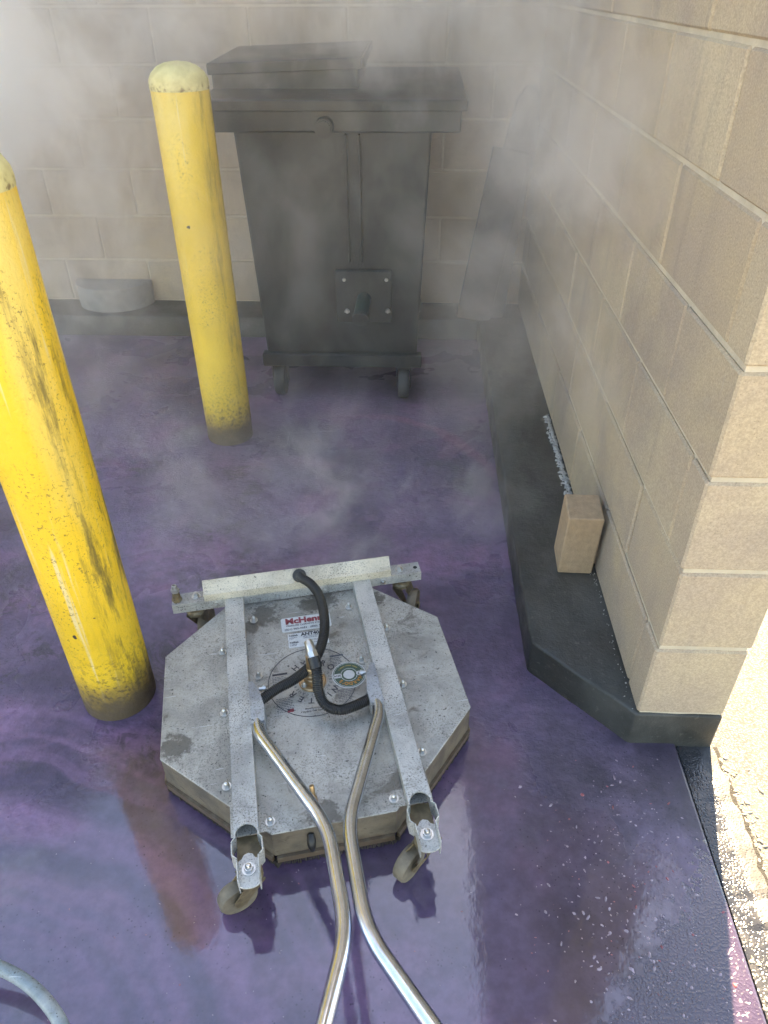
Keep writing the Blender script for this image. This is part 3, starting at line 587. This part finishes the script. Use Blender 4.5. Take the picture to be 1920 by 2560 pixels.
# small fittings on the deck
b = MB(); b.lathe([(.007, DZ), (.007, DZ + .008)], 6, Matrix.Translation((-.032, -.303, 0))); b.tube([(-.032, -.303, DZ + .008), (-.0325, -.301, DZ + .016), (-.033, -.299, DZ + .017), (-.0335, -.296, DZ + .026), (-.034, -.295, DZ + .027), (-.0345, -.290, DZ + .037)], [.0058, .0058, .0042, .0042, .0054, .0045], 16); b.build('deck_nipple', M['brass'], sc, smooth=35, clean=False)
b = MB(); b.tube([(-.047, -.3525, .094), (-.0472, -.361, .088), (-.0475, -.366, .078), (-.0478, -.369, .064)], [.0065, .0085, .0085, .0045], 14); b.build('drain_plug', M['hose'], sc, smooth=40)

# printed labels on the deck
def text(s, size, x, y, rot, mat, parent, z=DZ + .0012, bold=0., align='CENTER', sx=1.):
    c = bpy.data.curves.new('lettering', 'FONT'); c.body = s; c.size = size; c.align_x = align; c.align_y = 'CENTER'; c.offset = bold; c.extrude = .0001; c.resolution_u = 3
    o = bpy.data.objects.new('tmp', c); COL.objects.link(o); dg = bpy.context.evaluated_depsgraph_get()
    me = bpy.data.meshes.new_from_object(o.evaluated_get(dg)); bpy.data.objects.remove(o); bpy.data.curves.remove(c)
    me.transform(Matrix.Translation((x, y, z)) @ Matrix.Rotation(rot, 4, 'Z') @ Matrix.Diagonal((sx, 1, 1, 1))); me.materials.clear(); me.materials.append(mat)
    return link('lettering', me, parent)
def rrect(x0, x1, y0, y1, r, n=5):
    out = []
    for cx, cy_, a0 in ((x1 - r, y1 - r, 0), (x0 + r, y1 - r, 90), (x0 + r, y0 + r, 180), (x1 - r, y0 + r, 270)):
        out += [(cx + r * math.cos(R(a0 + 90 * k / n)), cy_ + r * math.sin(R(a0 + 90 * k / n))) for k in range(n + 1)]
    return out
b = MB(); b.prism(rrect(-.054, .068, .164, .213, .006), DZ + .0001, DZ + .0007); lb = b.build('label_plate', M['white'], sc)
text('McHenry', .0265, .007, .1985, 0, M['red'], lb, bold=.0012, sx=1.02); text('PRESSURE CLEANING SYSTEMS', .0072, .007, .1835, 0, M['ink'], lb, bold=.0001); text('(301) 963-4683   (800) 321', .0088, .001, .1715, 0, M['ink'], lb, bold=.0001)
b = MB(); b.prism([(-.042, .110), (.054, .110), (.054, .156), (-.042, .156)], DZ + .0001, DZ + .0007); lb2 = b.build('label_plate', M['white'], sc)
text('ANT40', .0145, .012, .149, 0, M['ink'], lb2, bold=.0006); text('Nilfisk', .0085, -.0395, .149, 0, M['ink'], lb2, align='LEFT', bold=.0002); text('Nilfisk', .0085, -.0395, .126, 0, M['ink'], lb2, align='LEFT', bold=.0002); text('Serial Number', .0066, .002, .1275, 0, M['ink'], lb2, align='LEFT')
b = MB(); random.seed(12)
for yy, x0, n_ in ((.1425, -.039, 4), (.139, -.039, 3), (.1415, -.005, 9), (.137, -.005, 7), (.120, -.039, 4), (.1165, -.039, 3), (.119, .006, 7)):
    x_ = x0
    for k in range(n_): l = random.uniform(.002, .0055); b.box(x_, x_ + l, yy - .0007, yy + .0007, DZ + .0008, DZ + .0011); x_ += l + .0012
tag(b.build('fine_print', M['grey_ink'], lb2, clean=False), kind='stuff')
# round instruction print
def ring(r0, r1, z0, z1, n=72, cx=0, cy=0, a0=0, a1=360):
    b = MB(); full = a1 - a0 >= 360; k = n if full else n + 1; vs = []
    for i in range(k):
        a = R(a0 + (a1 - a0) * i / n); vs += [(cx + r_ * math.cos(a), cy + r_ * math.sin(a), z) for r_, z in ((r0, z0), (r1, z0), (r1, z1), (r0, z1))]
    fs = []
    for i in range(n if full else n):
        j = (i + 1) % k
        for q in range(4): fs.append((i * 4 + q, i * 4 + (q + 1) % 4, j * 4 + (q + 1) % 4, j * 4 + q))
    b.add(vs, fs); return b
rp = ring(.0985, .1002, DZ + .0001, DZ + .0005, 96).build('printed_ring', M['ink'], sc)
for ch, a in zip('HYDRO', (127, 104, 81, 58, 35)): text(ch, .0215, .0560 * math.cos(R(a)), .0560 * math.sin(R(a)), R(a - 90), M['ink'], rp, z=DZ + .0005, bold=.0003)
for ch, a in zip('TWISTER', (-12, -34, -55, -76, -99, -123, -148)): text(ch, .0215, .0560 * math.cos(R(a)), .0560 * math.sin(R(a)), R(a - 90), M['ink'], rp, z=DZ + .0005, bold=.0003)
for i, ch in enumerate('SURFACE CLEANER'):
    if ch != ' ': a = 22 - i * 13.4; text(ch, .0098, .0405 * math.cos(R(a)), .0405 * math.sin(R(a)), R(a - 90), M['grey_ink'], rp, z=DZ + .0005)
b = MB()
for x0, y0, n_, wd in ((-.090, .026, 6, .032), (-.086, -.038, 9, .038), (.046, .058, 6, .030), (.050, -.040, 8, .036)):
    for k in range(n_):
        x_ = x0 + random.uniform(0, .002); yy = y0 - k * .0046
        while x_ < x0 + wd - random.uniform(0, .008): l = random.uniform(.002, .006); b.box(x_, x_ + l, yy - .0008, yy + .0008, DZ + .0003, DZ + .0006); x_ += l + .0014
tag(b.build('fine_print', M['grey_ink'], rp, clean=False), kind='stuff')
b = MB(); b.box(-.088, -.054, .031, .0365, DZ + .0003, DZ + .0006); b.build('print_bar', M['ink'], rp)
b = MB(); b.box(.048, .080, .0625, .0675, DZ + .0003, DZ + .0006); b.build('print_bar', M['grey_ink'], rp)
text('Manufactured by', .0062, -.004, -.0765, 0, M['ink'], rp, z=DZ + .0005, bold=.0001); text('Hydro Tek Systems', .0070, -.003, -.0840, 0, M['ink'], rp, z=DZ + .0005, bold=.0001)
b = MB(); b.box(-.063, -.049, -.078, -.069, DZ + .0003, DZ + .0006); b.build('flag_print', M['red'], rp)
b = MB(); b.box(-.063, -.057, -.0735, -.069, DZ + .0006, DZ + .0008); b.build('flag_print', M['ink'], rp)
# green round badge
bxc, byc = .084, .0005
def disc(r, z0, z1, mat, name, parent, n=48): b = MB(); b.lathe([(r, z0), (r, z1)], n, Matrix.Translation((bxc, byc, 0))); return b.build(name, mat, parent)
bd = disc(.0390, DZ + .0006, DZ + .0010, M['white'], 'badge', sc)
bd['label'] = 'round green and white sticker with orange letters'
for r_, mt, z in ((.0368, 'green', .00125), (.0352, 'white', .0014), (.0342, 'green', .00155), (.0190, 'white', .0017), (.0178, 'green', .00185), (.0130, 'white', .0020)): disc(r_, DZ + z - .0002, DZ + z, M[mt], 'badge_ring', bd)
for s in (-1, 1):
    b = MB(); rr = rrect(.0165, .0362, -.0062, .0062, .0055) ; b.prism([(bxc + s * x_, byc + y_) for x_, y_ in (rr if s > 0 else rr[::-1])], DZ + .0021, DZ + .0023); b.build('badge_tab', M['white'], bd)
text('EST', .0085, bxc + .0260, byc, R(180), M['ink'], bd, z=DZ + .0026, bold=.0002); text('2014', .0080, bxc - .0262, byc, R(180), M['ink'], bd, z=DZ + .0026, bold=.0002)
for ch, a in zip("NARDO'S", (-27, -48, -69, -90, -111, -126, -141)): text(ch, .0118, bxc + .0264 * math.cos(R(a)), byc + .0264 * math.sin(R(a)), R(a - 90), M['orange'], bd, z=DZ + .0022, bold=.0004)
b = MB()
for k in range(22):
    a = R(40 + 100 * k / 21)
    if k % 7 != 6: b.box(-.0008, .0008, .0258, .0282, DZ + .0017, DZ + .0020, Matrix.Translation((bxc, byc, 0)) @ Matrix.Rotation(a - R(90), 4, 'Z'))
b.build('fine_print', M['gold'], bd, clean=False)

# ------------------------------------------------------------------ pressure hose in the near left corner
b = MB(); b.tube(smooth_path([(-1.25, .42, .03), (-.95, .50, .055), (-.80, .525, .066), (-.715, .522, .070), (-.645, .505, .070), (-.585, .476, .070), (-.530, .432, .068), (-.480, .365, .060), (-.44, .26, .04), (-.42, .12, .015), (-.41, -.10, .0125), (-.45, -.5, .0125)], 12), .0108, 20)
o = b.build('pressure_hose', mat_plate('scuffed_grey_hose', (.30, .36, .37), 0, .9), smooth=60); tag(o, 'scuffed grey pressure hose arching off the floor at the lower left', 'hose')

# ------------------------------------------------------------------ small loose matter
def lumps(name, pts, mat, lab, cat, flat=.45):
    b = MB()
    for x, y, z, r in pts:
        n = 6; a0 = random.uniform(0, 6.28); e = random.uniform(.6, 1.7); rt = random.uniform(0, 3.14); vs = []
        for q, zz in ((1., 0), (.75, flat * .7), (.2, flat)):
            for k in range(n):
                a = a0 + k * 2 * math.pi / n; X_ = r * q * e * math.cos(a) * random.uniform(.75, 1.2); Y_ = r * q / e * math.sin(a) * random.uniform(.75, 1.2)
                vs.append((x + X_ * math.cos(rt) - Y_ * math.sin(rt), y + X_ * math.sin(rt) + Y_ * math.cos(rt), z + r * zz))
        b.add(vs, [(i * n + k, i * n + (k + 1) % n, (i + 1) * n + (k + 1) % n, (i + 1) * n + k) for i in range(2) for k in range(n)] + [tuple(range(2 * n, 3 * n))])
    o = b.build(name, mat, clean=False, smooth=50); tag(o, lab, cat, kind='stuff'); return o
random.seed(21)
pts = []
for k in range(620):
    x = random.gauss(.44, .095); y = random.gauss(.68, .17)
    if .20 < x < .598 and .38 < y < 1.03: pts.append((x, y, 0, random.choice((.0007, .0009, .0011, .0014, .0018, .0025, .0036)) * random.uniform(.6, 1.2)))
for k in range(120): pts.append((random.uniform(-.7, .25), random.uniform(.42, .9), 0, random.uniform(.0007, .0016)))
pk = [q for i, q in enumerate(pts) if i % 7 == 0]; pts = [q for i, q in enumerate(pts) if i % 7]
lumps('peeled_flakes', pk, M['flake'], 'small pinkish red flakes scattered on the wet floor at right', 'flakes', .5)
lumps('foam_flecks', pts, M['foam'], 'pale pink detergent flecks scattered on the wet floor at right', 'foam', .5)
pts = [(XE + .088 + abs(random.gauss(0, .02)), random.uniform(.25, 1.04), -.014, random.uniform(.002, .0055)) for k in range(260)] + [(XE + random.uniform(.004, .08), random.uniform(.3, .62), -.008, random.uniform(.002, .006)) for k in range(120)]
lumps('loose_grit', pts, M['pebble'], 'loose pale grit along the crack in the paving', 'grit', .9)
pts = []
for k in range(520):
    y = 1.06 + 1.35 * random.random() if k % 4 == 0 else random.uniform(1.62, 2.42); pts.append((.4985 - abs(random.gauss(0, .006)) - (.006 if 1.63 < y < 2.4 else 0) * random.random(), y, KZ, random.uniform(.0015, .0045) * (1.7 if 1.63 < y < 2.4 else .45)))
lumps('wall_foot_residue', pts, M['lime'], 'crumbly whitish residue where side wall meets kerb', 'residue', .9)

# ------------------------------------------------------------------ steam
def steam():
    b = MB(); b.box(-2.9, .499, .62, 3.552, .004, 2.0); o = b.build('steam', None_mat(), clean=True); tag(o, 'white steam drifting round the bin and along the side wall', 'steam', kind='stuff'); return o
def None_mat():
    m_ = bpy.data.materials.new('steam_volume'); m_.use_nodes = True; nt = m_.node_tree; nt.nodes.remove(nt.nodes['Principled BSDF'])
    t = NT.__new__(NT); t.m = m_; t.t = nt; P = nt.nodes.new('ShaderNodeTexCoord').outputs['Object']; t.pos = t.obj = P
    X, Y, Z = t.sep(P)
    wv = t.n('ShaderNodeTexNoise'); t.put(wv.inputs['Vector'], P); wv.inputs['Scale'].default_value = 1.6; wv.inputs['Detail'].default_value = 2
    va = t.n('ShaderNodeVectorMath', operation='MULTIPLY_ADD'); t.put(va.inputs[0], wv.outputs['Color']); va.inputs[1].default_value = (.55, .35, .75); t.put(va.inputs[2], P)
    wisp = t.noise(t.mapping(va.outputs[0], (1.15, 1, .8), rot=(.3, .5, 0)), 3.3, 5, .66); w1 = t.ramp(wisp, .48, .68)
    def blob(c, rad):
        q = t.n('ShaderNodeVectorMath', operation='DISTANCE'); t.put(q.inputs[0], t.mapping(P, tuple(1 / a for a in rad))); q.inputs[1].default_value = tuple(a / b_ for a, b_ in zip(c, rad)); return t.ramp(q.outputs['Value'], 1., .0)
    base = t.math('MULTIPLY', t.ramp(Y, .9, 2.2, .0, 1), .11)
    d = t.math('ADD', base, t.math('MULTIPLY', w1, t.ramp(Y, 1.1, 2.0, .12, 1.35)))
    k = t.math('ADD', t.math('MULTIPLY', blob((-1.6, 2.7, 1.3), (1.25, 1.5, 1.25)), 9.0), t.math('MULTIPLY', blob((.42, 1.95, 1.0), (.46, 1.15, .70)), 6.5))
    k = t.math('ADD', k, t.math('MULTIPLY', blob((-.25, 1.8, .10), (.95, .65, .34)), 5.5))
    k = t.math('ADD', k, t.math('MULTIPLY', blob((.1, 2.9, 1.45), (1.2, 1.0, .62)), 6.0))
    d = t.math('MULTIPLY', d, t.math('ADD', k, .62)); d = t.math('MULTIPLY', d, t.ramp(Z, 1.95, 1.5)); d = t.math('MULTIPLY', d, t.ramp(X, -2.9, -2.3)); d = t.math('MULTIPLY', d, STEAM)
    v = nt.nodes.new('ShaderNodeVolumePrincipled'); v.inputs['Color'].default_value = (.985, .955, .915, 1); v.inputs['Anisotropy'].default_value = .25
    nt.links.new(d, v.inputs['Density']); nt.links.new(v.outputs[0], nt.nodes['Material Output'].inputs['Volume'])
    m_.cycles.volume_sampling = 'MULTIPLE_IMPORTANCE'; return m_
STEAM = .54
steam()
cy.volume_step_rate = 1; cy.volume_max_steps = 64
